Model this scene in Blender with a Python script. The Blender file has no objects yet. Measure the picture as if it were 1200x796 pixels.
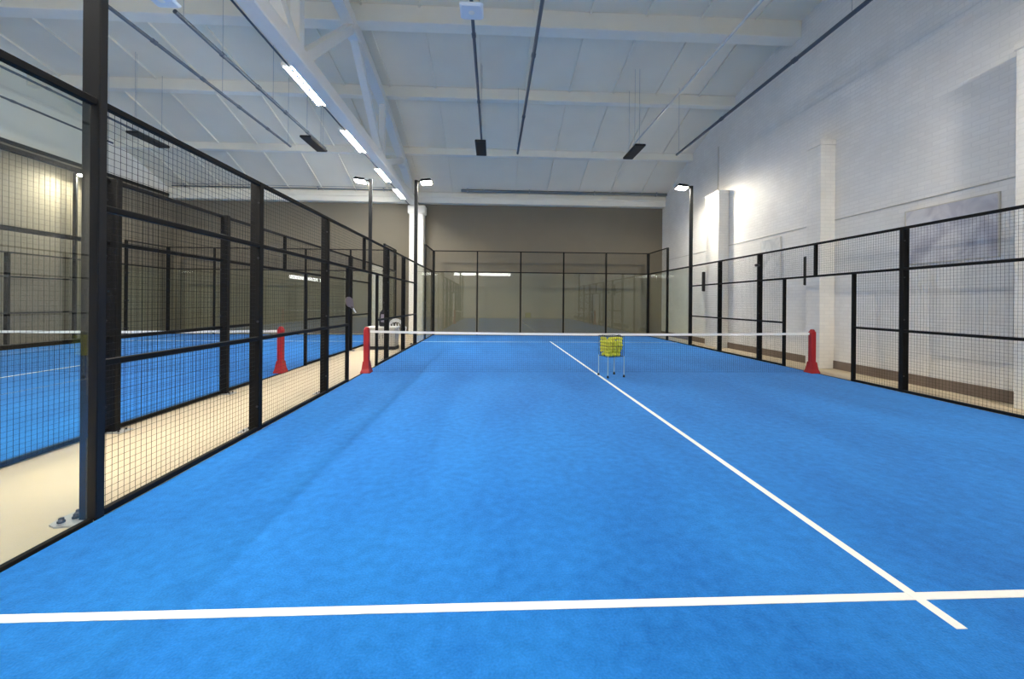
import bpy, math, random
from mathutils import Vector, Matrix
random.seed(7)
scene = bpy.context.scene
col = scene.collection
PI = math.pi

# ------------------------------------------------------------------ materials
def new_mat(name):
    m = bpy.data.materials.new(name); m.use_nodes = True
    nt = m.node_tree
    return m, nt, nt.nodes['Principled BSDF']

def plain(name, rgb, rough=.6, metal=0., noise=0., nscale=8., bump=0., bscale=40., spec=.5):
    m, nt, b = new_mat(name)
    b.inputs['Roughness'].default_value = rough
    b.inputs['Metallic'].default_value = metal
    b.inputs['Specular IOR Level'].default_value = spec
    b.inputs['Base Color'].default_value = (*rgb, 1)
    tc = nt.nodes.new('ShaderNodeTexCoord')
    if noise:
        n = nt.nodes.new('ShaderNodeTexNoise'); n.inputs['Scale'].default_value = nscale
        n.inputs['Detail'].default_value = 5
        nt.links.new(tc.outputs['Object'], n.inputs['Vector'])
        mx = nt.nodes.new('ShaderNodeMix'); mx.data_type = 'RGBA'
        mx.inputs[6].default_value = (*[c*(1-noise) for c in rgb], 1)
        mx.inputs[7].default_value = (*[min(1, c*(1+noise)) for c in rgb], 1)
        nt.links.new(n.outputs['Fac'], mx.inputs[0])
        nt.links.new(mx.outputs[2], b.inputs['Base Color'])
    if bump:
        n2 = nt.nodes.new('ShaderNodeTexNoise'); n2.inputs['Scale'].default_value = bscale
        nt.links.new(tc.outputs['Object'], n2.inputs['Vector'])
        bp = nt.nodes.new('ShaderNodeBump'); bp.inputs['Strength'].default_value = bump
        bp.inputs['Distance'].default_value = .01
        nt.links.new(n2.outputs['Fac'], bp.inputs['Height'])
        nt.links.new(bp.outputs['Normal'], b.inputs['Normal'])
    return m

def emis(name, rgb, s):
    m = bpy.data.materials.new(name); m.use_nodes = True
    nt = m.node_tree; nt.nodes.clear()
    e = nt.nodes.new('ShaderNodeEmission'); e.inputs[0].default_value = (*rgb, 1); e.inputs[1].default_value = s
    o = nt.nodes.new('ShaderNodeOutputMaterial'); nt.links.new(e.outputs[0], o.inputs[0])
    return m

def glass_mat(name, tint, extra=0.):
    m = bpy.data.materials.new(name); m.use_nodes = True
    nt = m.node_tree; nt.nodes.clear()
    N = nt.nodes.new; L = nt.links.new
    tr = N('ShaderNodeBsdfTransparent'); tr.inputs[0].default_value = (*tint, 1)
    gl = N('ShaderNodeBsdfGlossy'); gl.inputs['Roughness'].default_value = .015
    lw = N('ShaderNodeLayerWeight'); lw.inputs['Blend'].default_value = .5
    p = N('ShaderNodeMath'); p.operation = 'POWER'; p.inputs[1].default_value = 5
    L(lw.outputs['Facing'], p.inputs[0])
    ma = N('ShaderNodeMath'); ma.operation = 'MULTIPLY_ADD'; ma.inputs[1].default_value = .9; ma.inputs[2].default_value = .045+extra
    L(p.outputs[0], ma.inputs[0])
    mx = N('ShaderNodeMixShader'); L(ma.outputs[0], mx.inputs[0]); L(tr.outputs[0], mx.inputs[1]); L(gl.outputs[0], mx.inputs[2])
    o = N('ShaderNodeOutputMaterial'); L(mx.outputs[0], o.inputs[0])
    return m

def brick_mat(name, rgb, strength=.5):
    m, nt, b = new_mat(name)
    N = nt.nodes.new; L = nt.links.new
    b.inputs['Roughness'].default_value = .55
    tc = N('ShaderNodeTexCoord'); sx = N('ShaderNodeSeparateXYZ'); cx = N('ShaderNodeCombineXYZ')
    L(tc.outputs['Object'], sx.inputs[0])
    ad = N('ShaderNodeMath'); ad.operation = 'ADD'
    L(sx.outputs['X'], ad.inputs[0]); L(sx.outputs['Y'], ad.inputs[1])
    L(ad.outputs[0], cx.inputs['X']); L(sx.outputs['Z'], cx.inputs['Y'])
    br = N('ShaderNodeTexBrick'); L(cx.outputs[0], br.inputs['Vector'])
    br.inputs['Scale'].default_value = 1.0
    br.inputs['Brick Width'].default_value = .26; br.inputs['Row Height'].default_value = .088
    br.inputs['Mortar Size'].default_value = .012; br.inputs['Mortar Smooth'].default_value = .4
    br.inputs['Color1'].default_value = (*rgb, 1)
    br.inputs['Color2'].default_value = (*[c*.95 for c in rgb], 1)
    br.inputs['Mortar'].default_value = (*[c*.92 for c in rgb], 1)
    n = N('ShaderNodeTexNoise'); n.inputs['Scale'].default_value = 1.3; n.inputs['Detail'].default_value = 6
    L(tc.outputs['Object'], n.inputs['Vector'])
    mr = N('ShaderNodeMapRange'); mr.inputs['To Min'].default_value = .86; mr.inputs['To Max'].default_value = 1.08
    L(n.outputs['Fac'], mr.inputs[0])
    mm = N('ShaderNodeMix'); mm.data_type = 'RGBA'; mm.blend_type = 'MULTIPLY'; mm.inputs[0].default_value = 1
    L(br.outputs['Color'], mm.inputs[6]); L(mr.outputs[0], mm.inputs[7])
    L(mm.outputs[2], b.inputs['Base Color'])
    bp = N('ShaderNodeBump'); bp.inputs['Strength'].default_value = strength; bp.inputs['Distance'].default_value = .012
    bp.invert = True
    n2 = N('ShaderNodeTexNoise'); n2.inputs['Scale'].default_value = 7; n2.inputs['Detail'].default_value = 4
    L(tc.outputs['Object'], n2.inputs['Vector'])
    a2 = N('ShaderNodeMath'); a2.operation = 'MULTIPLY_ADD'; a2.inputs[1].default_value = .8
    L(n2.outputs['Fac'], a2.inputs[0]); L(br.outputs['Fac'], a2.inputs[2])
    L(a2.outputs[0], bp.inputs['Height']); L(bp.outputs['Normal'], b.inputs['Normal'])
    return m

def turf_mat(name):
    m, nt, b = new_mat(name)
    N = nt.nodes.new; L = nt.links.new
    b.inputs['Roughness'].default_value = .95
    b.inputs['Specular IOR Level'].default_value = .15
    b.inputs['Sheen Weight'].default_value = .10; b.inputs['Sheen Roughness'].default_value = .45
    tc = N('ShaderNodeTexCoord')
    n1 = N('ShaderNodeTexNoise'); n1.inputs['Scale'].default_value = 90; n1.inputs['Detail'].default_value = 3
    n2 = N('ShaderNodeTexNoise'); n2.inputs['Scale'].default_value = 1.1; n2.inputs['Detail'].default_value = 6
    n3 = N('ShaderNodeTexNoise'); n3.inputs['Scale'].default_value = 13; n3.inputs['Detail'].default_value = 5
    mp = N('ShaderNodeMapping'); mp.inputs['Scale'].default_value = (1, .35, 1)
    L(tc.outputs['Object'], mp.inputs[0]); L(mp.outputs[0], n2.inputs['Vector'])
    L(tc.outputs['Object'], n1.inputs['Vector']); L(tc.outputs['Object'], n3.inputs['Vector'])
    a = N('ShaderNodeMath'); a.operation = 'ADD'; L(n1.outputs['Fac'], a.inputs[0]); L(n2.outputs['Fac'], a.inputs[1])
    a2 = N('ShaderNodeMath'); a2.operation = 'ADD'; L(a.outputs[0], a2.inputs[0]); L(n3.outputs['Fac'], a2.inputs[1])
    mr = N('ShaderNodeMapRange'); mr.inputs['From Min'].default_value = .95; mr.inputs['From Max'].default_value = 2.05
    L(a2.outputs[0], mr.inputs[0])
    mx = N('ShaderNodeMix'); mx.data_type = 'RGBA'
    mx.inputs[6].default_value = (*TURF_A, 1)
    mx.inputs[7].default_value = (*TURF_B, 1)
    L(mr.outputs[0], mx.inputs[0]); L(mx.outputs[2], b.inputs['Base Color'])
    bp = N('ShaderNodeBump'); bp.inputs['Strength'].default_value = .5; bp.inputs['Distance'].default_value = .008
    L(n1.outputs['Fac'], bp.inputs['Height']); L(bp.outputs['Normal'], b.inputs['Normal'])
    return m

def poster_mat(name, a, bcol, scale):
    m, nt, b = new_mat(name)
    N = nt.nodes.new; L = nt.links.new
    b.inputs['Roughness'].default_value = .5
    tc = N('ShaderNodeTexCoord')
    n = N('ShaderNodeTexNoise'); n.inputs['Scale'].default_value = scale; n.inputs['Detail'].default_value = 3
    n.inputs['Distortion'].default_value = .6
    L(tc.outputs['Object'], n.inputs['Vector'])
    cr = N('ShaderNodeValToRGB')
    cr.color_ramp.elements[0].position = .38; cr.color_ramp.elements[0].color = (*a, 1)
    cr.color_ramp.elements[1].position = .62; cr.color_ramp.elements[1].color = (*bcol, 1)
    L(n.outputs['Fac'], cr.inputs[0]); L(cr.outputs[0], b.inputs['Base Color'])
    return m

TURF_A = (.003, .108, .40)
TURF_B = (.021, .240, .72)
M = {}
M['black'] = plain('black_powder_coat', (.0045, .0045, .005), .6, noise=.2, spec=.2)
M['wire'] = plain('black_wire', (.008, .008, .009), .6, spec=.2)
M['pole'] = plain('dark_steel', (.008, .009, .011), .5, spec=.3, noise=.2, nscale=5)
M['steel'] = plain('galvanised_steel', (.42, .43, .44), .4, .6, noise=.15, nscale=30)
M['bolt'] = plain('dark_bolt', (.05, .05, .055), .4, .8)
M['concrete'] = plain('cream_concrete', (.57, .48, .34), .6, noise=.07, nscale=1.6, bump=.1, bscale=60)
M['ceiling'] = plain('painted_ceiling', (.88, .82, .68), .8, noise=.07, nscale=.9)
M['beam'] = plain('painted_beam', (.90, .87, .76), .7, noise=.05, nscale=2)
M['white'] = plain('white_paint', (.88, .86, .80), .6, noise=.03)
M['brick'] = brick_mat('white_painted_block_wall', (.90, .885, .85), .22)
M['pilaster'] = brick_mat('white_painted_pilaster', (.90, .88, .83), .1)
M['grey_wall'] = plain('taupe_grey_wall', (.185, .164, .122), .75, noise=.08, nscale=1.2)
M['turf'] = turf_mat('blue_turf')
M['line'] = plain('white_turf_line', (.86, .87, .85), .9, noise=.05, nscale=60)
M['red'] = plain('red_padding', (.36, .008, .014), .5, noise=.1)
M['tape'] = plain('white_tape', (.86, .86, .84), .7)
M['glass'] = glass_mat('tempered_glass', (.95, .975, .94), .02)
M['lamp'] = emis('floodlight_lens', (1., .91, .76), 600)
M['tube'] = emis('fluorescent_tube', (1., .98, .93), 165)
M['diffuser'] = emis('light_diffuser', (1., 1., .98), 9)
M['pipe'] = plain('dark_blue_pipe', (.060, .080, .11), .4, noise=.1)
M['silver'] = plain('silver_pipe', (.62, .64, .64), .3, .6)
M['duct'] = plain('dull_steel_duct', (.22, .24, .25), .28, .9)
M['panel'] = plain('black_panel', (.006, .006, .007), .5)
M['ivory'] = plain('pale_panel', (.72, .79, .86), .5)
M['base'] = plain('brown_baseboard', (.20, .155, .125), .6, noise=.15, nscale=6)
M['ball'] = plain('yellow_felt', (.82, .82, .10), .95, noise=.12, nscale=40, bump=.2, bscale=200)
M['basket'] = plain('basket_wire_dark', (.03, .035, .03), .4, .3)
M['leg'] = plain('grey_leg', (.50, .60, .68), .35, .5)
M['rubber'] = plain('black_rubber', (.012, .012, .013), .7)
M['lightgrey'] = plain('light_grey_laminate', (.58, .56, .51), .5, noise=.04)
M['plastic'] = plain('white_plastic', (.80, .80, .77), .4)
M['bag'] = plain('dark_fabric', (.016, .015, .022), .9, noise=.2, nscale=20)
M['lilac'] = plain('lilac_fabric', (.28, .25, .34), .8)
M['mauve'] = plain('mauve_racket_face', (.17, .135, .14), .5)
M['poster'] = poster_mat('grey_photo_print', (.46, .46, .53), (.68, .68, .71), 2.6)
M['poster2'] = poster_mat('pale_print', (.66, .67, .66), (.84, .84, .82), 3)

# ------------------------------------------------------------------ mesh builder
class MB:
    def __init__(s): s.v = []; s.f = []; s.sm = []
    def add(s, vs, fs, smooth=False):
        o = len(s.v); s.v += [tuple(v) for v in vs]
        for f in fs: s.f.append([i+o for i in f]); s.sm.append(smooth)
        return s
    def box(s, x0, x1, y0, y1, z0, z1, bev=0.):
        if x0 > x1: x0, x1 = x1, x0
        if y0 > y1: y0, y1 = y1, y0
        if z0 > z1: z0, z1 = z1, z0
        if not bev:
            vs = [(x, y, z) for z in (z0, z1) for x, y in ((x0, y0), (x1, y0), (x1, y1), (x0, y1))]
            return s.add(vs, [(3, 2, 1, 0), (4, 5, 6, 7), (0, 1, 5, 4), (1, 2, 6, 5), (2, 3, 7, 6), (3, 0, 4, 7)])
        b = min(bev, (x1-x0)/2.01, (y1-y0)/2.01, (z1-z0)/2.01)
        rings = []
        for z, i in ((z0, b), (z0+b, 0), (z1-b, 0), (z1, b)):
            k = b
            rings.append([(x0+i+k, y0+i, z), (x1-i-k, y0+i, z), (x1-i, y0+i+k, z), (x1-i, y1-i-k, z),
                          (x1-i-k, y1-i, z), (x0+i+k, y1-i, z), (x0+i, y1-i-k, z), (x0+i, y0+i+k, z)])
        vs = [v for r in rings for v in r]
        fs = [tuple(range(7, -1, -1)), tuple(range(24, 32))]
        for r in range(3):
            for i in range(8):
                j = (i+1) % 8
                fs.append((r*8+i, r*8+j, r*8+8+j, r*8+8+i))
        return s.add(vs, fs)
    def bar(s, a, b, w, h, up=(0, 0, 1)):
        a = Vector(a); b = Vector(b); d = (b-a).normalized(); up = Vector(up)
        if abs(d.dot(up)) > .98: up = Vector((1, 0, 0))
        sd = d.cross(up).normalized(); u = sd.cross(d).normalized()
        vs = []
        for p in (a, b):
            for i, j in ((-1, -1), (1, -1), (1, 1), (-1, 1)): vs.append(p+sd*(w/2*i)+u*(h/2*j))
        return s.add(vs, [(3, 2, 1, 0), (4, 5, 6, 7), (0, 1, 5, 4), (1, 2, 6, 5), (2, 3, 7, 6), (3, 0, 4, 7)])
    def tube(s, pts, r, n=10, closed=False):
        pts = [Vector(p) for p in pts]; rs = r if isinstance(r, (list, tuple)) else [r]*len(pts)
        rings = []
        ref = Vector((0, 0, 1))
        for i, p in enumerate(pts):
            if closed: d = pts[(i+1) % len(pts)]-pts[i-1]
            else: d = (pts[min(i+1, len(pts)-1)]-pts[max(i-1, 0)])
            d.normalize()
            rf = ref if abs(d.dot(ref)) < .95 else Vector((1, 0, 0))
            a = d.cross(rf).normalized(); b = a.cross(d).normalized()
            rings.append([p+(a*math.cos(2*PI*k/n)+b*math.sin(2*PI*k/n))*rs[i] for k in range(n)])
        vs = [v for R in rings for v in R]; fs = []
        m = len(rings)
        for i in range(m if closed else m-1):
            i2 = (i+1) % m
            for k in range(n):
                k2 = (k+1) % n; fs.append((i*n+k, i*n+k2, i2*n+k2, i2*n+k))
        s.add(vs, fs, True)
        if not closed:
            s.add(rings[0], [tuple(range(n-1, -1, -1))]); s.add(rings[-1], [tuple(range(n))])
        return s
    def lathe(s, prof, n=24, c=(0, 0, 0)):
        vs = []; fs = []
        for r, z in prof:
            for k in range(n): vs.append((c[0]+r*math.cos(2*PI*k/n), c[1]+r*math.sin(2*PI*k/n), c[2]+z))
        for i in range(len(prof)-1):
            for k in range(n):
                k2 = (k+1) % n; fs.append((i*n+k, i*n+k2, (i+1)*n+k2, (i+1)*n+k))
        return s.add(vs, fs, True)
    def sphere(s, c, r, n=12, m=8):
        return s.lathe([(max(1e-4, r*math.sin(PI*i/m)), -r*math.cos(PI*i/m)) for i in range(m+1)], n, c)
    def prism(s, poly, y0, y1, axis='y'):
        # poly of 2D points; extruded along an axis
        n = len(poly); P = []
        for t in (y0, y1):
            for a, b in poly:
                P.append({'y': (a, t, b), 'x': (t, a, b), 'z': (a, b, t)}[axis])
        fs = [tuple(range(n-1, -1, -1)), tuple(range(n, 2*n))]
        for i in range(n):
            j = (i+1) % n; fs.append((i, j, n+j, n+i))
        return s.add(P, fs)
    def build(s, name, mat, parent=None, loc=None, fix=True):
        me = bpy.data.meshes.new(name)
        me.from_pydata(s.v, [], s.f)
        for p, f in zip(me.polygons, s.sm): p.use_smooth = f
        if fix:
            import bmesh
            bm = bmesh.new(); bm.from_mesh(me); bmesh.ops.recalc_face_normals(bm, faces=bm.faces); bm.to_mesh(me); bm.free()
        me.materials.append(mat); me.update()
        o = bpy.data.objects.new(name, me); col.objects.link(o)
        if parent is not None: o.parent = parent
        if loc is not None: o.location = loc
        return o

def tag(o, label=None, cat=None, group=None, kind=None):
    if label: o['label'] = label
    if cat: o['category'] = cat
    if group: o['group'] = group
    if kind: o['kind'] = kind
    return o
def empty(name, loc, label, cat, group=None, rz=0.):
    o = bpy.data.objects.new(name, None); col.objects.link(o)
    o.location = loc; o.rotation_euler = (0, 0, rz); o.empty_display_size = .2
    return tag(o, label, cat, group)
def copy_tree(o, parent=None):
    c = o.copy(); col.objects.link(c)
    if parent is not None: c.parent = parent
    for ch in [x for x in bpy.data.objects if x.parent == o]:
        copy_tree(ch, c)
    return c

# ------------------------------------------------------------------ room
XR, XL, YB, YF = 11.05, -12.25, 11.0, -13.0
roof = [(11.0, 6.60), (8.0, 7.80), (5.0, 8.72), (2.0, 9.25), (-1.0, 9.42), (-4.0, 9.25), (-7.0, 8.72), (-10.0, 7.80), (-13.0, 6.60)]
def roof_z(y):
    for (a, za), (b, zb) in zip(roof, roof[1:]):
        if b <= y <= a: return za+(zb-za)*(a-y)/(a-b)
    return 6.6
def struct(o): o['kind'] = 'structure'; return o
struct(MB().box(XL-.3, XR+.3, YF-.3, YB+.3, -.25, 0).build('floor', M['concrete']))
c = MB()
poly = [(y, z) for y, z in roof] + [(y, z+.25) for y, z in reversed(roof)]
c.prism(poly, XL-.3, XR+.3, 'x')
# panel ribs running up the slope, every 1.5 m
for k in range(-9, 8):
    x = .8+1.5*k-.03
    if XL+.1 < x < XR-.1:
        for (y0, z0), (y1, z1) in zip(roof, roof[1:]):
            c.bar((x, y0, z0-.02), (x, y1, z1-.02), .05, .08)
struct(c.build('ceiling', M['ceiling']))
def gable_wall(name, x0, x1, mat):
    p = [(YB+.3, 0), (YB+.3, 6.75)] + [(y, z+.2) for y, z in roof] + [(YF-.3, 6.75), (YF-.3, 0)]
    return struct(MB().prism(p, x0, x1, 'x').build(name, mat))
gable_wall('wall_right', XR, XR+.3, M['brick'])
gable_wall('wall_left', XL-.3, XL, M['white'])
struct(MB().box(XL, XR, YB, YB+.3, 0, 6.8).build('wall_back', M['grey_wall']))
struct(MB().box(XL, XR, YF-.3, YF, 0, 6.8).build('wall_front', M['white']))
# grey lower cladding of the left wall, up to a dark capping strip
struct(MB().box(XL, XL+.05, YF, YB, 0, 6.30).build('trim_1', M['grey_wall']))
struct(MB().box(XL, XL+.09, YF, YB, 6.30, 6.42).build('trim_2', M['pole']))
struct(MB().box(XR-.03, XR, YF, YB, 0, .20, .006).build('baseboard_right', M['base']))
struct(MB().box(XL+.05, XR, YB-.02, YB, 0, .12, .006).build('baseboard_back', M['base']))

# ceiling beams
for (y, h, w, lab) in ((2.0, .45, .40, 'deep pale ceiling beam, second from the top of the photo and thickest in full view'),
                       (5.0, .34, .26, 'pale ceiling beam halfway down the roof slope, above the lit tubes'),
                       (8.0, .26, .22, 'slim pale ceiling beam just beyond the four hanging black panels'),
                       (-1.0, .45, .40, 'pale beam at the roof ridge, nearest the camera')):
    z = roof_z(y)
    o = MB().box(XL, XR, y-w/2, y+w/2, z-h, z+.02, .015).build('ceiling_beam', M['beam'])
    tag(o, lab, 'beam', 'roof cross beams')
b = MB(); b.box(XL+.05, XR, 10.62, 11.0, 6.22, 6.72, .02); b.box(XL+.05, XR, 10.56, 10.64, 6.46, 6.56, .01)
tag(b.build('ceiling_beam', M['beam']), 'long white edge beam along the top of the grey end wall', 'beam')

# pilasters on the right wall
for y0, y1, lab in ((5.2, 6.1, 'white painted pilaster on the right wall beside the far light pole'),
                    (.65, 1.10, 'white painted pilaster on the right wall behind the right net post'),
                    (-3.95, -3.1, 'white painted pilaster on the right wall at the right edge of the photo')):
    p = MB(); p.box(XR-.38, XR, y0, y1, 0, 5.45, .01); p.box(XR-.40, XR, y0-.02, y1+.02, 5.45, 5.58, .01)
    tn = {5.2: 'trim_3', .65: 'trim_4', -3.95: 'trim_5'}[y0]
    struct(p.build(tn, M['pilaster']))

# ------------------------------------------------------------------ turf courts
def court(x0, label, name):
    root = empty('padel_court_turf', (x0, 0, 0), label, 'court surface')
    MB().box(0, 10, -10, 10, 0, .012).build('turf', M['turf'], root)
    z0, z1 = .0121, .0145; h = .0275
    for sy in (-1, 1):
        MB().box(0.0, 10, sy*6.95-h, sy*6.95+h, z0, z1).build('service_line', M['line'], root)
    MB().box(5-h, 5+h, -7.17, 7.17, z0+.0006, z1+.0008).build('centre_line', M['line'], root)
    return root
court(0, 'bright blue turf court with white lines filling the foreground', 'a')
court(-11.75, 'blue turf of the second court beyond the sandy aisle on the left', 'b')

# ------------------------------------------------------------------ fences
RZ = (.03, 1.10, 2.20, 2.93)
RT = .045
def mesh_panel(L, H, p=.05, t=.0021):
    """welded mesh in the YZ plane, square openings"""
    m = MB()
    n = int(round(L/p))
    for i in range(n+1):
        y = i*L/n; m.box(-t/2, t/2, y-t/2, y+t/2, 0, H)
    k = int(round(H/p))
    for i in range(k+1):
        z = i*H/k; m.box(t/2, t*1.5, 0, L, z-t/2, z+t/2)
    return m
_mesh_cache = {}
def place_mesh(L, H, parent, loc, rz=0.):
    key = (round(L, 3), round(H, 3))
    if key not in _mesh_cache:
        o = mesh_panel(L, H).build('mesh_panel', M['wire'], fix=False); _mesh_cache[key] = o
    else:
        o = _mesh_cache[key].copy(); col.objects.link(o)
    o.parent = parent; o.location = loc; o.rotation_euler = (0, 0, rz)
    return o

def side_fence(X, out, label):
    """fence along Y at x=X; 'out' is the outward direction (+1/-1)"""
    root = empty('mesh_fence', (X, 0, 0), label, 'fence')
    xc = out*.06
    for y in (-4, -2, 2, 4):
        p = MB(); p.box(0.004*out, out*.12, y-.04, y+.04, 0, 2.95, .006)
        o = p.build('post', M['black'], root)
        q = MB().box(out*.0, out*.22, y-.09, y+.09, 0.0, .012, .002).build('foot_plate', M['steel'], root)
        for a, c_ in ((out*.17, -.05), (out*.17, .05)):
            MB().lathe([(1e-4, .02), (.011, .02), (.011, .0)], 6, (a, y+c_, .012)).build('bolt', M['bolt'], q)
        for z in (.3, 1.3, 2.05, 2.7):
            MB().tube([(out*.02, y-.038, z), (out*.02, y-.055, z)], .011, 8).build('clamp_bolt', M['bolt'], o)
    for y in (-1, 1):
        MB().box(out*.01, out*.07, y-.03, y+.03, 0, 2.2, .004).build('door_post', M['black'], root)
    MB().box(out*.01, out*.07, -.03, .03, 2.2, 2.93, .004).build('short_post', M['black'], root)
    def rail(y0, y1, z):
        MB().box(out*.005, out*.05, y0, y1, z-RT/2, z+RT/2, .004).build('rail', M['black'], root)
    rail(-5.97, 5.97, 2.93); rail(-5.97, 5.97, 2.20)
    for a, b_ in ((-5.97, -1), (1, 5.97)):
        rail(a, b_, 1.10); rail(a, b_, .035)
    MB().box(out*.0, out*.05, -1, 1, 0, .014, .002).build('threshold', M['black'], root)
    xm = out*.055
    for y0, y1 in ((-5.96, -4.04), (-3.96, -2.04), (2.04, 3.96), (4.04, 5.96)):
        place_mesh(1.92, 2.9, root, (xm, y0, .03))
    for y0 in (-1.96, 1.04): place_mesh(.92, 2.15, root, (xm, y0, .03))
    for y0 in (-1.96, .04): place_mesh(1.92, .70, root, (xm, y0, 2.22))
    return root
side_fence(0, -1, 'black mesh fence between the near blue court and the sandy aisle')
side_fence(10, 1, 'black mesh fence running along the white right wall')
side_fence(-1.75, 1, 'black mesh fence of the second court, across the sandy aisle')
side_fence(-11.75, -1, 'black mesh fence on the far side of the second court, by the left wall')

def glass_side(X, out, s, label):
    """glazed side section from |y|=6 to 10, s=+1 far end, -1 near end"""
    root = empty('glass_enclosure', (X, s*8, 0), label, 'glass wall')
    def bx(x0, x1, y0, y1, z0, z1, name, mat=M['black'], b=.004):
        return MB().box(out*x0, out*x1, y0, y1, z0, z1, b).build(name, mat, root)
    bx(.01, .09, -.04, .04, 0, 3.9, 'post')
    for a, b_ in ((-1.93*1, -.05), (.05, 1.93)):
        bx(.03, .042, a, b_, .03, 2.90, 'glass_pane', M['glass'], 0)
    bx(.01, .06, -1.96, 1.96, 2.90, 2.95, 'rail')
    bx(.015, .055, -1.96, 1.96, 0, .03, 'rail')
    e0, e1 = (.0, 1.96) if s > 0 else (-1.96, 0)
    bx(.01, .06, e0, e1, 3.86, 3.9, 'rail')
    place_mesh(1.92, .9, root, (out*.055, e0+.02, 2.97))
    for y in (-.07, .07):
        for z in (.4, 1.5, 2.6): MB().box(out*.015, out*.06, y-.03, y+.03, z-.03, z+.03, .006).build('glass_clamp', M['bolt'], root)
    return root
def glass_back(X0, label):
    root = empty('glass_back_wall', (X0+5, 10, 0), label, 'glass wall')
    for i in range(6):
        x = -5+2*i
        w = .055 if i in (0, 5) else .03
        MB().box(x-w, x+w, .0, .10, 0, 3.9, .004).build('post', M['black'], root)
    for i in range(5):
        x = -5+2*i
        MB().box(x+.06, x+1.94, .03, .042, .03, 2.90).build('glass_pane', M['glass'], root)
        o = place_mesh(1.9, .9, root, (x+1.95, .05, 2.97), PI/2)
    MB().box(-4.95, 4.95, .01, .06, 2.90, 2.945, .004).build('rail', M['black'], root)
    MB().box(-4.95, 4.95, .01, .06, 3.86, 3.90, .004).build('rail', M['black'], root)
    MB().box(-4.95, 4.95, .01, .06, 0, .03, .004).build('rail', M['black'], root)
    return root
glass_back(0, 'glass and mesh back wall at the far end of the near court')
glass_back(-11.75, 'glass and mesh back wall at the far end of the second court')
glass_side(0, -1, 1, 'glazed corner section at the far left of the near court, beside the white column')
glass_side(10, 1, 1, 'glazed corner section at the far right of the near court')
glass_side(-1.75, 1, 1, 'glazed corner section of the second court at the far end of the aisle')
glass_side(-11.75, -1, 1, 'glazed corner section of the second court next to the left wall')
glass_side(0, -1, -1, 'glass side wall at the left edge of the photo, before the big dark pole')

# ------------------------------------------------------------------ light poles
def light_pole(X, out, y, label, group='floodlight poles'):
    root = empty('light_pole', (X, y, 0), label, 'light pole', group)
    MB().box(out*.004, out*.125, -.033, .033, 0, 5.93, .006).build('pole', M['pole'], root)
    b = MB(); 
    pts = [(out*.02, -.10), (out*.20, -.12), (out*.26, -.09), (out*.28, 0), (out*.26, .09), (out*.20, .12), (out*.02, .10)]
    if out < 0: pts = pts[::-1]
    b.prism(pts, 0, .012, 'z'); bp = b.build('base_plate', M['steel'], root)
    for a, c_ in ((.21, -.06), (.17, .0), (.21, .06)):
        MB().lathe([(1e-4, .03), (.015, .03), (.016, .012), (.022, .012), (.022, 0)], 8, (out*a, c_, .012)).build('bolt', M['bolt'], bp)
    MB().bar((out*.06, 0, 5.87), (-out*.20, 0, 5.90), .05, .04).build('arm', M['pole'], root)
    t = 1 if y < 0 else -1
    hd = MB().box(-.20, .20, -.17, .17, 0, .07, .012).build('floodlight', M['pole'], root, (-out*.30, 0, 5.84))
    f = MB(); f.box(-.175, .175, -.15, .15, .066, .074)
    for k in range(-4, 5): f.box(-.17, .17, k*.036-.004, k*.036+.004, .07, .10)
    f.build('heat_sink', M['pole'], hd)
    MB().box(-.175, .175, -.145, .145, -.012, .002, .004).build('lens', M['lamp'], hd)
    hd.rotation_euler = (math.radians(14) if y < 0 else math.radians(-7), out*math.radians(7), 0)
    return root
light_pole(0, -1, -6, 'thick dark light pole with grey bolted foot plate standing nearest the camera')
light_pole(0, -1, 6, 'tall floodlight pole on the left side of the near court, before the white column')
light_pole(10, 1, 6, 'tall floodlight pole at the far right by the white wall')
light_pole(10, 1, -6, 'floodlight pole on the right side of the near court, beside the camera')
light_pole(-1.75, 1, 6, 'tall floodlight pole on the aisle side of the second court')
light_pole(-1.75, 1, -6, 'floodlight pole on the aisle side of the second court, beside the camera')
light_pole(-11.75, -1, 6, 'tall floodlight pole against the left wall')
light_pole(-11.75, -1, -6, 'floodlight pole by the left wall, beyond the left edge of the photo')

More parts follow.
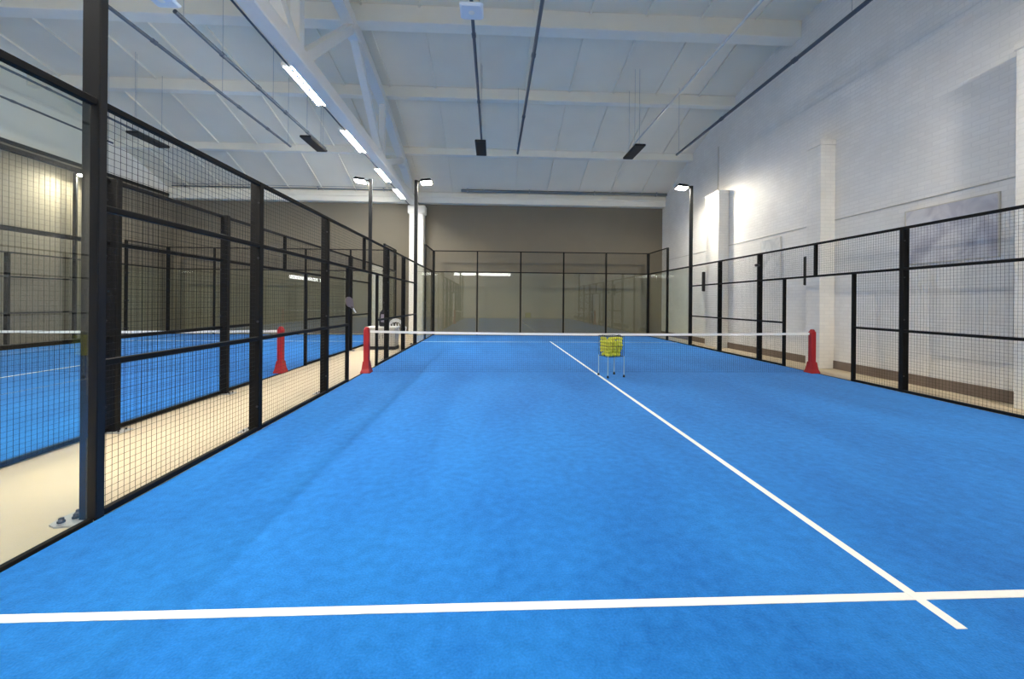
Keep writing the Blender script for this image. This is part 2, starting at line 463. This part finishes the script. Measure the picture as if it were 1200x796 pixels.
# ------------------------------------------------------------------ nets
def net(X0, la, lb, lc):
    root = empty('padel_net', (X0+5, 0, 0), la, 'net')
    def zt(x): return .88+.04*(abs(x)/4.9)**2
    m = MB(); t = .0018; n = 218; W = 4.90
    for i in range(n+1):
        x = -W+2*W*i/n; m.box(x-t/2, x+t/2, -t/2, t/2, .02, zt(x)-.04)
    for j in range(19):
        zz = .03+j*.0445
        for i in range(20):
            xa = -W+2*W*i/20; xb = -W+2*W*(i+1)/20
            s0 = (zt(xa)-.05)/.85; s1 = (zt(xb)-.05)/.85
            m.bar((xa, t, zz*s0), (xb, t, zz*s1), t, t)
    m.build('netting', M['wire'], root, fix=False)
    b = MB()
    N_ = 24
    for i in range(N_):
        xa = -W+2*W*i/N_; xb = -W+2*W*(i+1)/N_
        b.add([(xa, -.006, zt(xa)-.05), (xb, -.006, zt(xb)-.05), (xb, -.006, zt(xb)), (xa, -.006, zt(xa)),
               (xa, .006, zt(xa)-.05), (xb, .006, zt(xb)-.05), (xb, .006, zt(xb)), (xa, .006, zt(xa))],
              [(0, 1, 2, 3), (5, 4, 7, 6), (3, 2, 6, 7), (4, 5, 1, 0)])
    b.build('top_tape', M['tape'], root)
    for sx, lab in ((-1, lb), (1, lc)):
        if lab is None: continue
        x = X0+5+sx*4.97
        p = empty('net_post', (x, 0, 0), lab, 'net post')
        q = MB()
        q.box(-.058, .058, -.058, .058, .06, .95, .015)
        q.build('padded_post', M['red'], p)
        q = MB()
        prof = [(.10, .012), (.10, .025), (.078, .10), (.066, .20), (.060, .26)]
        vs = []; fs = []
        for r, z in prof: vs += [(-r, -r*1.25, z), (r, -r*1.25, z), (r, r*1.25, z), (-r, r*1.25, z)]
        for i in range(len(prof)-1):
            for k in range(4): fs.append((i*4+k, i*4+(k+1) % 4, i*4+4+(k+1) % 4, i*4+4+k))
        q.add(vs, fs); q.build('flared_foot', M['red'], p)
        MB().lathe([(1e-4, .05), (.03, .05), (.045, .035), (.06, 0)], 12, (0, 0, .945)).build('cap', M['red'], p)
    return root
net(0, 'black net with a white top tape across the near court', 'red padded net post at the left end of the near net, by the aisle', 'red padded net post at the right end of the near net')
net(-11.75, 'net with white top tape across the second court on the left', 'red net post by the left wall, beyond the left edge of the photo', 'red padded net post of the second court, seen through the aisle fences')

# ------------------------------------------------------------------ roof truss, column, tubes
tx = -1.02
tr = empty('roof_truss', (tx, 0, 6.05), 'white concrete roof truss above the aisle with slanting braces', 'truss')
W = .30
MB().box(-W/2, W/2, -13, 10.9, 0, .30, .02).build('bottom_chord', M['white'], tr)
top = [(y, z-.46-6.05) for y, z in roof]
u = MB()
for (a, za), (b_, zb) in zip(top, top[1:]): u.bar((0, a, za), (0, b_, zb), .28, .30)
u.build('top_chord', M['white'], tr)
nodes_b = [11, 5, -1, -7, -13]
nodes_t = [(8, roof_z(8)-.5-6.05), (2, roof_z(2)-.5-6.05), (-4, roof_z(-4)-.5-6.05), (-10, roof_z(-10)-.5-6.05)]
for i, (ty, tz) in enumerate(nodes_t):
    for by in (nodes_b[i], nodes_b[i+1]):
        MB().bar((0, by-(.15 if by > ty else -.15), .2), (0, ty, tz), .20, .20).build('brace', M['white'], tr)
    g = MB(); g.box(-.16, .16, ty-.28, ty+.28, tz-.25, tz+.15, .04); g.build('joint_block', M['white'], tr)
for y in (5, -1):
    MB().box(-.09, .09, y-.10, y+.10, .3, roof_z(y)-.5-6.05, .01).build('hanger_post', M['white'], tr)
cl = MB(); cl.box(-.33, .33, 0, .5, 0, 6.04, .02); cl.box(-.40, .40, -.05, .5, 5.65, 6.04, .03)
tag(cl.build('column', M['white'], None, (-.87, 10.40, 0)), 'white square column at the far end of the aisle', 'column')

tf = [(-.85, .80, 'twin tube light on the aisle truss, the nearest and largest one lit'),
      (2.16, 3.80, 'twin tube light on the aisle truss, second from the camera'),
      (5.35, 6.95, 'twin tube light on the aisle truss, third from the camera'),
      (7.9, 9.5, 'twin tube light on the aisle truss, furthest and nearest the column'),
      (-6.6, -5.0, 'twin tube light on the aisle truss, overhead beside the camera'),
      (-9.6, -8.0, 'twin tube light on the aisle truss, behind the camera')]
for y0, y1, lab in tf:
    r = empty('tube_light', (-1.28, (y0+y1)/2, 6.10), lab, 'ceiling light', 'tube lights along the truss')
    L = (y1-y0)/2
    MB().prism([(-.13, .05), (-.06, .10), (.06, .10), (.13, .05)], -L, L, 'y').build('housing', M['white'], r)
    for sx in (-.075, .075):
        MB().tube([(sx, -L+.03, .025), (sx, L-.03, .025)], .026, 10).build('tube', M['tube'], r)
    for yy in (-L+.015, L-.015): MB().box(-.12, .12, yy-.015, yy+.015, 0, .06, .004).build('end_cap', M['white'], r)
    for yy in (-L*.5, L*.5): MB().box(.05, .12, yy-.02, yy+.02, .09, .16).build('bracket', M['steel'], r)
cn = MB(); cn.tube([(-1.215, -12, 6.06), (-1.215, 10.3, 6.06)], .018, 8)
o = cn.build('cable_conduit', M['pipe'], tr); o.location = (-tx, 0, -6.05)

# ------------------------------------------------------------------ hanging pipes and black panels
def pipe(x, y0, y1, z, r, mat, lab, hang=True):
    root = empty('hanging_pipe', (x, 0, z), lab, 'pipe', 'pipes hung under the roof')
    n = 5
    m = MB(); m.tube([(0, y0, 0), (0, y1, 0)], r, 10)
    for k in range(1, 5):
        y = y0+(y1-y0)*k/5; m.tube([(0, y-.05, 0), (0, y+.05, 0)], r*1.3, 10)
    m.build('pipe', mat, root)
    for y in (y0+.2, (y0+y1)/2, y1-.15):
        MB().tube([(0, y, 0), (0, y, roof_z(y)-z)], .005, 6).build('hanger_rod', M['steel'], root)
    return root
pipe(2.34, -9, 4.0, 6.6, .032, M['pipe'], 'dark hanging pipe right of the truss, ending at a black panel')
pipe(3.53, -9, 4.95, 6.6, .036, M['pipe'], 'dark hanging pipe in the middle of the near court roof')
pipe(7.16, -9, 3.95, 6.6, .026, M['silver'], 'shiny silver hanging pipe on the right, ending at a black panel')
pipe(8.92, -9, 4.7, 6.6, .040, M['pipe'], 'thick dark hanging pipe nearest the right wall')
pipe(-2.86, -1.55, 4.9, 6.6, .040, M['pipe'], 'dark hanging pipe just left of the aisle truss')
pipe(-3.93, -2.0, 4.8, 6.6, .036, M['pipe'], 'dark hanging pipe over the second court, meeting the big pole in view')
pipe(-8.0, -9, 4.0, 6.6, .028, M['pipe'], 'thin hanging pipe over the second court, left of the big pole')
pipe(-9.6, -9, 4.9, 6.6, .028, M['pipe'], 'thin hanging pipe furthest left, near the left wall')
for x, lab in ((2.31, 'black rectangular panel hung from the roof, left of two over the near court'),
               (7.30, 'black rectangular panel hung from the roof, right of two over the near court'),
               (-2.95, 'black rectangular panel hung just left of the lit tubes'),
               (-7.98, 'black rectangular panel hung low over the second court, seen above the fence rail')):
    r = empty('heater', (x, 4.28, 6.47), lab, 'heater', 'black panels hung from the roof')
    MB().box(-.17, .17, -.62, .62, 0, .07, .012).build('panel_body', M['panel'], r)
    for yy in (-.5, .5):
        MB().tube([(0, yy, .07), (0, yy, roof_z(4.28+yy)-6.47)], .006, 6).build('hanger_rod', M['steel'], r)
    MB().box(-.14, .14, -.58, .58, -.008, .002, .003).build('grille', M['rubber'], r)
for x, lab in ((2.34, 'pale square box under the hanging pipe at the top of the photo'),
               (-2.78, 'pale square box hung above the second court at the top edge')):
    r = empty('access_point', (x, -1.95, 6.50), lab, 'box', 'pale boxes hung from the roof')
    MB().box(-.20, .20, -.20, .20, 0, .07, .03).build('casing', M['ivory'], r)
    MB().lathe([(.0001, -.004), (.05, -.004), (.055, .002)], 20).build('badge', M['white'], r)
    MB().tube([(.12, .1, .07), (.12, .1, roof_z(-1.85)-6.5)], .006, 6).build('hanger_rod', M['steel'], r)
# pipe along the end wall
r = empty('wall_pipe', (1.2, 10.40, 6.76), 'long horizontal pipe in front of the white edge beam on the end wall', 'pipe')
MB().tube([(0, 0, 0), (9.8, 0, 0)], .065, 12).build('pipe', M['duct'], r)
MB().tube([(-.9, .02, .16), (9.8, .02, .16)], .018, 8).build('cable', M['pipe'], r)
for x in (.3, 3.2, 6.3, 9.3): MB().box(x-.02, x+.02, -.06, .13, -.07, .2).build('bracket', M['steel'], r)
r = empty('wall_pipe', (-11.9, 10.42, 6.85), 'thin pair of dark conduits along the end wall above the second court', 'pipe')
for dz in (0, -.12): MB().tube([(0, 0, dz), (9.9, 0, dz)], .022, 8).build('conduit', M['pipe'], r)
for x in (.5, 3.5, 6.5, 9.5): MB().box(x-.02, x+.02, -.03, .13, -.16, .05).build('bracket', M['steel'], r)

# wall lights at the near end of the hall, mirrored in the far glass walls
for loc, L, rz, lab in (((1.6, YF, 4.35), 2.9, 0, 'long wall light behind the camera, mirrored in the far glass of the near court'),
                        ((XL+.05, -5.1, 3.30), 3.4, -PI/2, 'long light on the left wall, mirrored in the far glass of the second court')):
    r = empty('wall_light', loc, lab, 'light', 'long wall lights mirrored in the far glass', rz)
    MB().box(-L, L, 0, .06, -.16, .16, .01).build('housing', M['white'], r)
    MB().box(-L+.03, L-.03, .055, .09, -.13, .13, .01).build('diffuser', M['diffuser'], r)
# ------------------------------------------------------------------ right wall items
def wall_item(name, y0, y1, z0, z1, mat, lab, cat, X=XR, t=.03, frame=None):
    r = empty(name, (X, (y0+y1)/2, (z0+z1)/2), lab, cat)
    a, b_ = (y1-y0)/2, (z1-z0)/2
    MB().box(-t, 0, -a, a, -b_, b_, .003).build('print', mat, r)
    if frame:
        f = MB(); w = .02
        for (p, q, s_, t_) in ((-a-w, a+w, b_, b_+w), (-a-w, a+w, -b_-w, -b_), (-a-w, -a, -b_, b_), (a, a+w, -b_, b_)):
            f.box(-t-.006, 0, p, q, s_, t_, .002)
        f.build('frame', frame, r)
    return r
wall_item('wall_picture', -2.62, -1.10, 2.38, 3.42, M['poster'], 'large grey picture on the right wall, behind the nearest fence post', 'picture', frame=M['lightgrey'])
wall_item('wall_board', 2.55, 3.40, 2.35, 3.50, M['poster2'], 'pale board on the right wall between the two pilasters', 'board', frame=M['white'])
for y, z, lab in ((1.44, 2.44, 'slim black speaker fixed to the right wall beside the middle pilaster'),
                  (6.75, 2.42, 'slim black speaker fixed to the right wall beyond the far pilaster')):
    r = empty('wall_speaker', (XR, y, z), lab, 'speaker', 'wall speakers')
    MB().box(-.15, -.05, -.055, .055, -.38, .38, .015).build('body', M['panel'], r)
    MB().box(-.06, 0, -.02, .02, -.06, .06).build('bracket', M['bolt'], r)
MBv = MB()
for y in (.5, ): MBv.tube([(0, 0, 0), (0, 0, 1.75)], .02, 8)
tag(MBv.build('wall_pipe', M['lightgrey'], None, (XR-.03, 5.9, 5.62)), 'thin vertical pipe rising above the far pilaster', 'pipe')
kk = MB(); kk.tube([(0, -12.5, 0), (0, 10.2, 0)], .012, 6)
tag(kk.build('wall_cable', M['lightgrey'], None, (XR-.012, 0, 3.62)), 'thin grey cable running level along the right wall', 'cable')

# small clamp camera on right fence post
r = empty('fence_camera', (10.0, 1.93, 2.62), 'small dark camera clamped to the right fence post past the net', 'camera')
MB().box(-.10, -.02, -.06, .06, -.035, .035, .01).build('camera_body', M['panel'], r)
MB().tube([(-.06, -.06, 0), (-.06, -.075, 0)], .022, 12).build('camera_lens', M['bolt'], r)
MB().box(-.03, .01, -.02, .02, -.02, .02).build('clamp', M['bolt'], r)

# ------------------------------------------------------------------ ball basket
bx_, by_ = 5.24, -.44
R = math.radians(17)
bk = empty('ball_basket', (bx_, by_, .012), 'wire ball basket on four thin legs, full of yellow balls', 'basket', rz=R)
BW, BD, Z0, Z1 = .193, .180, .43, .85
w = MB()
for z, rr in ((Z0, .005), (Z1, .008), (.64, .004)):
    w.tube([(-BW, -BD, z), (BW, -BD, z), (BW, BD, z), (-BW, BD, z)], rr, 6, True)
n = 8
for i in range(n+1):
    x = -BW+2*BW*i/n
    w.tube([(x, -BD, Z1), (x, -BD, Z0), (x, BD, Z0), (x, BD, Z1)], .0042, 5)
n = 6
for i in range(1, n):
    y = -BD+2*BD*i/n
    w.tube([(-BW, y, Z1), (-BW, y, Z0), (BW, y, Z0), (BW, y, Z1)], .0042, 5)
w.build('wire_frame', M['basket'], bk)
for sx in (-1, 1):
    for sy in (-1, 1):
        l = MB().tube([(sx*BW, sy*BD, Z0+.01), (sx*BW, sy*BD, .03)], .009, 8).build('leg', M['leg'], bk)
        MB().lathe([(.0001, .05), (.018, .05), (.02, .03), (.024, .0), (.0001, 0)], 12, (sx*BW, sy*BD, 0)).build('rubber_foot', M['rubber'], l)
hb = MB()
for sx in (-1, 1):
    hb.tube([(sx*BW, -.05, Z1), (sx*BW, -.04, Z1+.02), (sx*BW, .04, Z1+.02), (sx*BW, .05, Z1)], .006, 6)
hb.build('handle', M['basket'], bk)
ball = None
for iz in range(6):
    for ix in range(5):
        for iy in range(5):
            ox = .012 if iz % 2 else -.012
            x = -.146+ix*.073+ox*.9+(-.004 if ix < 2 else .004); y = -.136+iy*.068+ox*.6
            z = Z0+.038+iz*.0655
            if random.random() < (.35 if iz == 5 else .07): continue
            if ball is None:
                m = MB().sphere((0, 0, 0), .0325, 16, 10)
                ball = m.build('tennis_ball', M['ball'])
                o = ball
            else:
                o = ball.copy(); col.objects.link(o)
            p = Matrix.Rotation(R, 3, 'Z') @ Vector((x+random.uniform(-.003, .003), y+random.uniform(-.003, .003), 0))
            o.location = (bx_+p.x, by_+p.y, z+.012)
            tag(o, 'yellow-green ball packed in the wire ball basket', 'ball', 'balls in the wire basket')

# ------------------------------------------------------------------ things in the aisle
bn = empty('low_cabinet', (-.83, 4.62, 0), 'pale grey low cabinet with white top standing in the aisle past the net', 'cabinet')
MB().box(-.44, .44, -.26, .26, .10, .68, .008).build('body', M['lightgrey'], bn)
MB().box(-.47, .47, -.29, .29, .68, .73, .01).build('top', M['plastic'], bn)
MB().box(-.46, .46, -.30, .22, .0, .10, .004).build('plinth', M['panel'], bn)
for sx in (-1, 1):
    d = MB().box(sx*.22-.20, sx*.22+.20, -.275, -.258, .13, .66, .004).build('door', M['lightgrey'], bn)
    MB().tube([(sx*.05, -.285, .36), (sx*.05, -.285, .48)], .007, 6).build('handle', M['bolt'], d)

bg = empty('sports_bag', (-.80, 4.60, .73), 'dark sports bag with lilac pocket standing on the pale cabinet', 'bag')
g = MB()
prof = [(.02, 0), (.13, .0), (.155, .05), (.16, .30), (.13, .46), (.07, .54), (.001, .56)]
vs = []; fs = []; nn = 20
for rr, z in prof:
    for k in range(nn):
        a = 2*PI*k/nn; ca, sa = math.cos(a), math.sin(a)
        q = (abs(ca)**4+abs(sa)**4)**-.25
        vs.append((rr*ca*q, rr*.6*sa*q, z))
for i in range(len(prof)-1):
    for k in range(nn): fs.append((i*nn+k, i*nn+(k+1) % nn, (i+1)*nn+(k+1) % nn, (i+1)*nn+k))
g.add(vs, fs, True); g.build('bag_body', M['bag'], bg)
MB().box(-.08, .08, -.125, -.088, .14, .40, .015).build('pocket', M['lilac'], bg)
MB().tube([(-.04, 0, .54), (-.035, 0, .60), (.035, 0, .60), (.04, 0, .54)], .009, 6).build('carry_loop', M['bag'], bg)

ch = empty('plastic_chair', (-.58, 5.50, 0), 'white plastic armchair behind the pale cabinet in the aisle', 'chair', rz=math.radians(25))
s_ = MB(); s_.box(-.22, .22, -.22, .22, .42, .45, .012); s_.build('seat', M['plastic'], ch)
bk2 = MB()
# back with open slots and rounded crest
ZT = [(-.22, .80), (-.17, .88), (-.09, .93), (0, .945), (.09, .93), (.17, .88), (.22, .80)]
for (xa, za), (xb, zb) in zip(ZT, ZT[1:]):
    bk2.add([(xa, .27, za-.13), (xb, .27, zb-.13), (xb, .27, zb), (xa, .27, za), (xa, .29, za-.13), (xb, .29, zb-.13), (xb, .29, zb), (xa, .29, za)],
            [(0, 1, 2, 3), (5, 4, 7, 6), (3, 2, 6, 7), (4, 5, 1, 0), (0, 3, 7, 4), (1, 5, 6, 2)])
for x in (-.20, -.10, 0, .10, .20):
    wd = .02 if abs(x) < .15 else .024
    bk2.bar((x, .20, .44), (x, .28, .76), wd*2, .018, (0, 1, 0))
bk2.build('backrest', M['plastic'], ch)
for sx in (-1, 1):
    MB().tube([(sx*.22, .25, .66), (sx*.25, .05, .67), (sx*.26, -.15, .66), (sx*.25, -.21, .62), (sx*.23, -.22, .45)], .018, 8).build('armrest', M['plastic'], ch)
    for sy, dx in ((-1, .03), (1, .02)):
        MB().tube([(sx*.20, sy*.20, .43), (sx*(.20+dx), sy*(.20+.04), 0.0)], [.026, .018], 8).build('leg', M['plastic'], ch)

# racket hung on the thin post by the opening
rk = empty('padel_racket', (.055, -1.06, 1.47), 'padel racket with pale handle hung slanting on the aisle fence post before the net', 'racket')
rk.scale = (.8, .8, .8)
rk.rotation_euler = (0, math.radians(-38), math.radians(62))
hd = MB()
out_ = [(.105*math.cos(2*PI*k/28)*1.0, .13*math.sin(2*PI*k/28)+.10) for k in range(28)]
n_ = 28
vs = [(x, -.012, z) for x, z in out_]+[(x, .012, z) for x, z in out_]
hd.add(vs, [tuple(range(n_-1, -1, -1)), tuple(range(n_, 2*n_))]+[(i, (i+1) % n_, n_+(i+1) % n_, n_+i) for i in range(n_)])
hd.build('racket_head', M['mauve'], rk)
MB().bar((-.05, 0, -.02), (-.012, 0, -.10), .018, .02).build('throat', M['mauve'], rk)
MB().bar((.05, 0, -.02), (.012, 0, -.10), .018, .02).build('throat', M['mauve'], rk)
MB().tube([(0, 0, -.09), (0, 0, -.22)], .017, 10).build('handle', M['tape'], rk)
MB().tube([(0, 0, -.22), (.03, .015, -.24), (.05, .02, -.20), (.03, .02, -.16), (0, .015, -.215)], .004, 6).build('wrist_strap', M['rubber'], rk)

# ------------------------------------------------------------------ world, camera
w_ = bpy.data.worlds.new('World'); scene.world = w_; w_.use_nodes = True
w_.node_tree.nodes['Background'].inputs[0].default_value = (.6, .75, 1, 1)
w_.node_tree.nodes['Background'].inputs[1].default_value = .05

f, X0, Y0, Zc, yaw, roll, cy = 484.1, 2.753, -9.042, 1.5555, .0448, .0082, -43.8
cam = bpy.data.cameras.new('Camera'); co = bpy.data.objects.new('Camera', cam); col.objects.link(co)
rv = Vector((math.cos(yaw), -math.sin(yaw), 0)); fw = Vector((math.sin(yaw), math.cos(yaw), 0)); up = Vector((0, 0, 1))
Rt = rv*math.cos(roll)+up*math.sin(roll); Up = -rv*math.sin(roll)+up*math.cos(roll)
mat = Matrix((Rt, Up, -fw)).transposed().to_4x4(); mat.translation = (X0, Y0, Zc)
co.matrix_world = mat
cam.sensor_fit = 'HORIZONTAL'; cam.sensor_width = 36; cam.lens = f/1200*36
cam.shift_y = cy/1200
cam.clip_start = .05
scene.camera = co
scene.view_settings.view_transform = 'Standard'
scene.view_settings.look = 'None'
scene.view_settings.gamma = 1
scene.view_settings.use_curve_mapping = False
scene.view_settings.exposure = 0.42
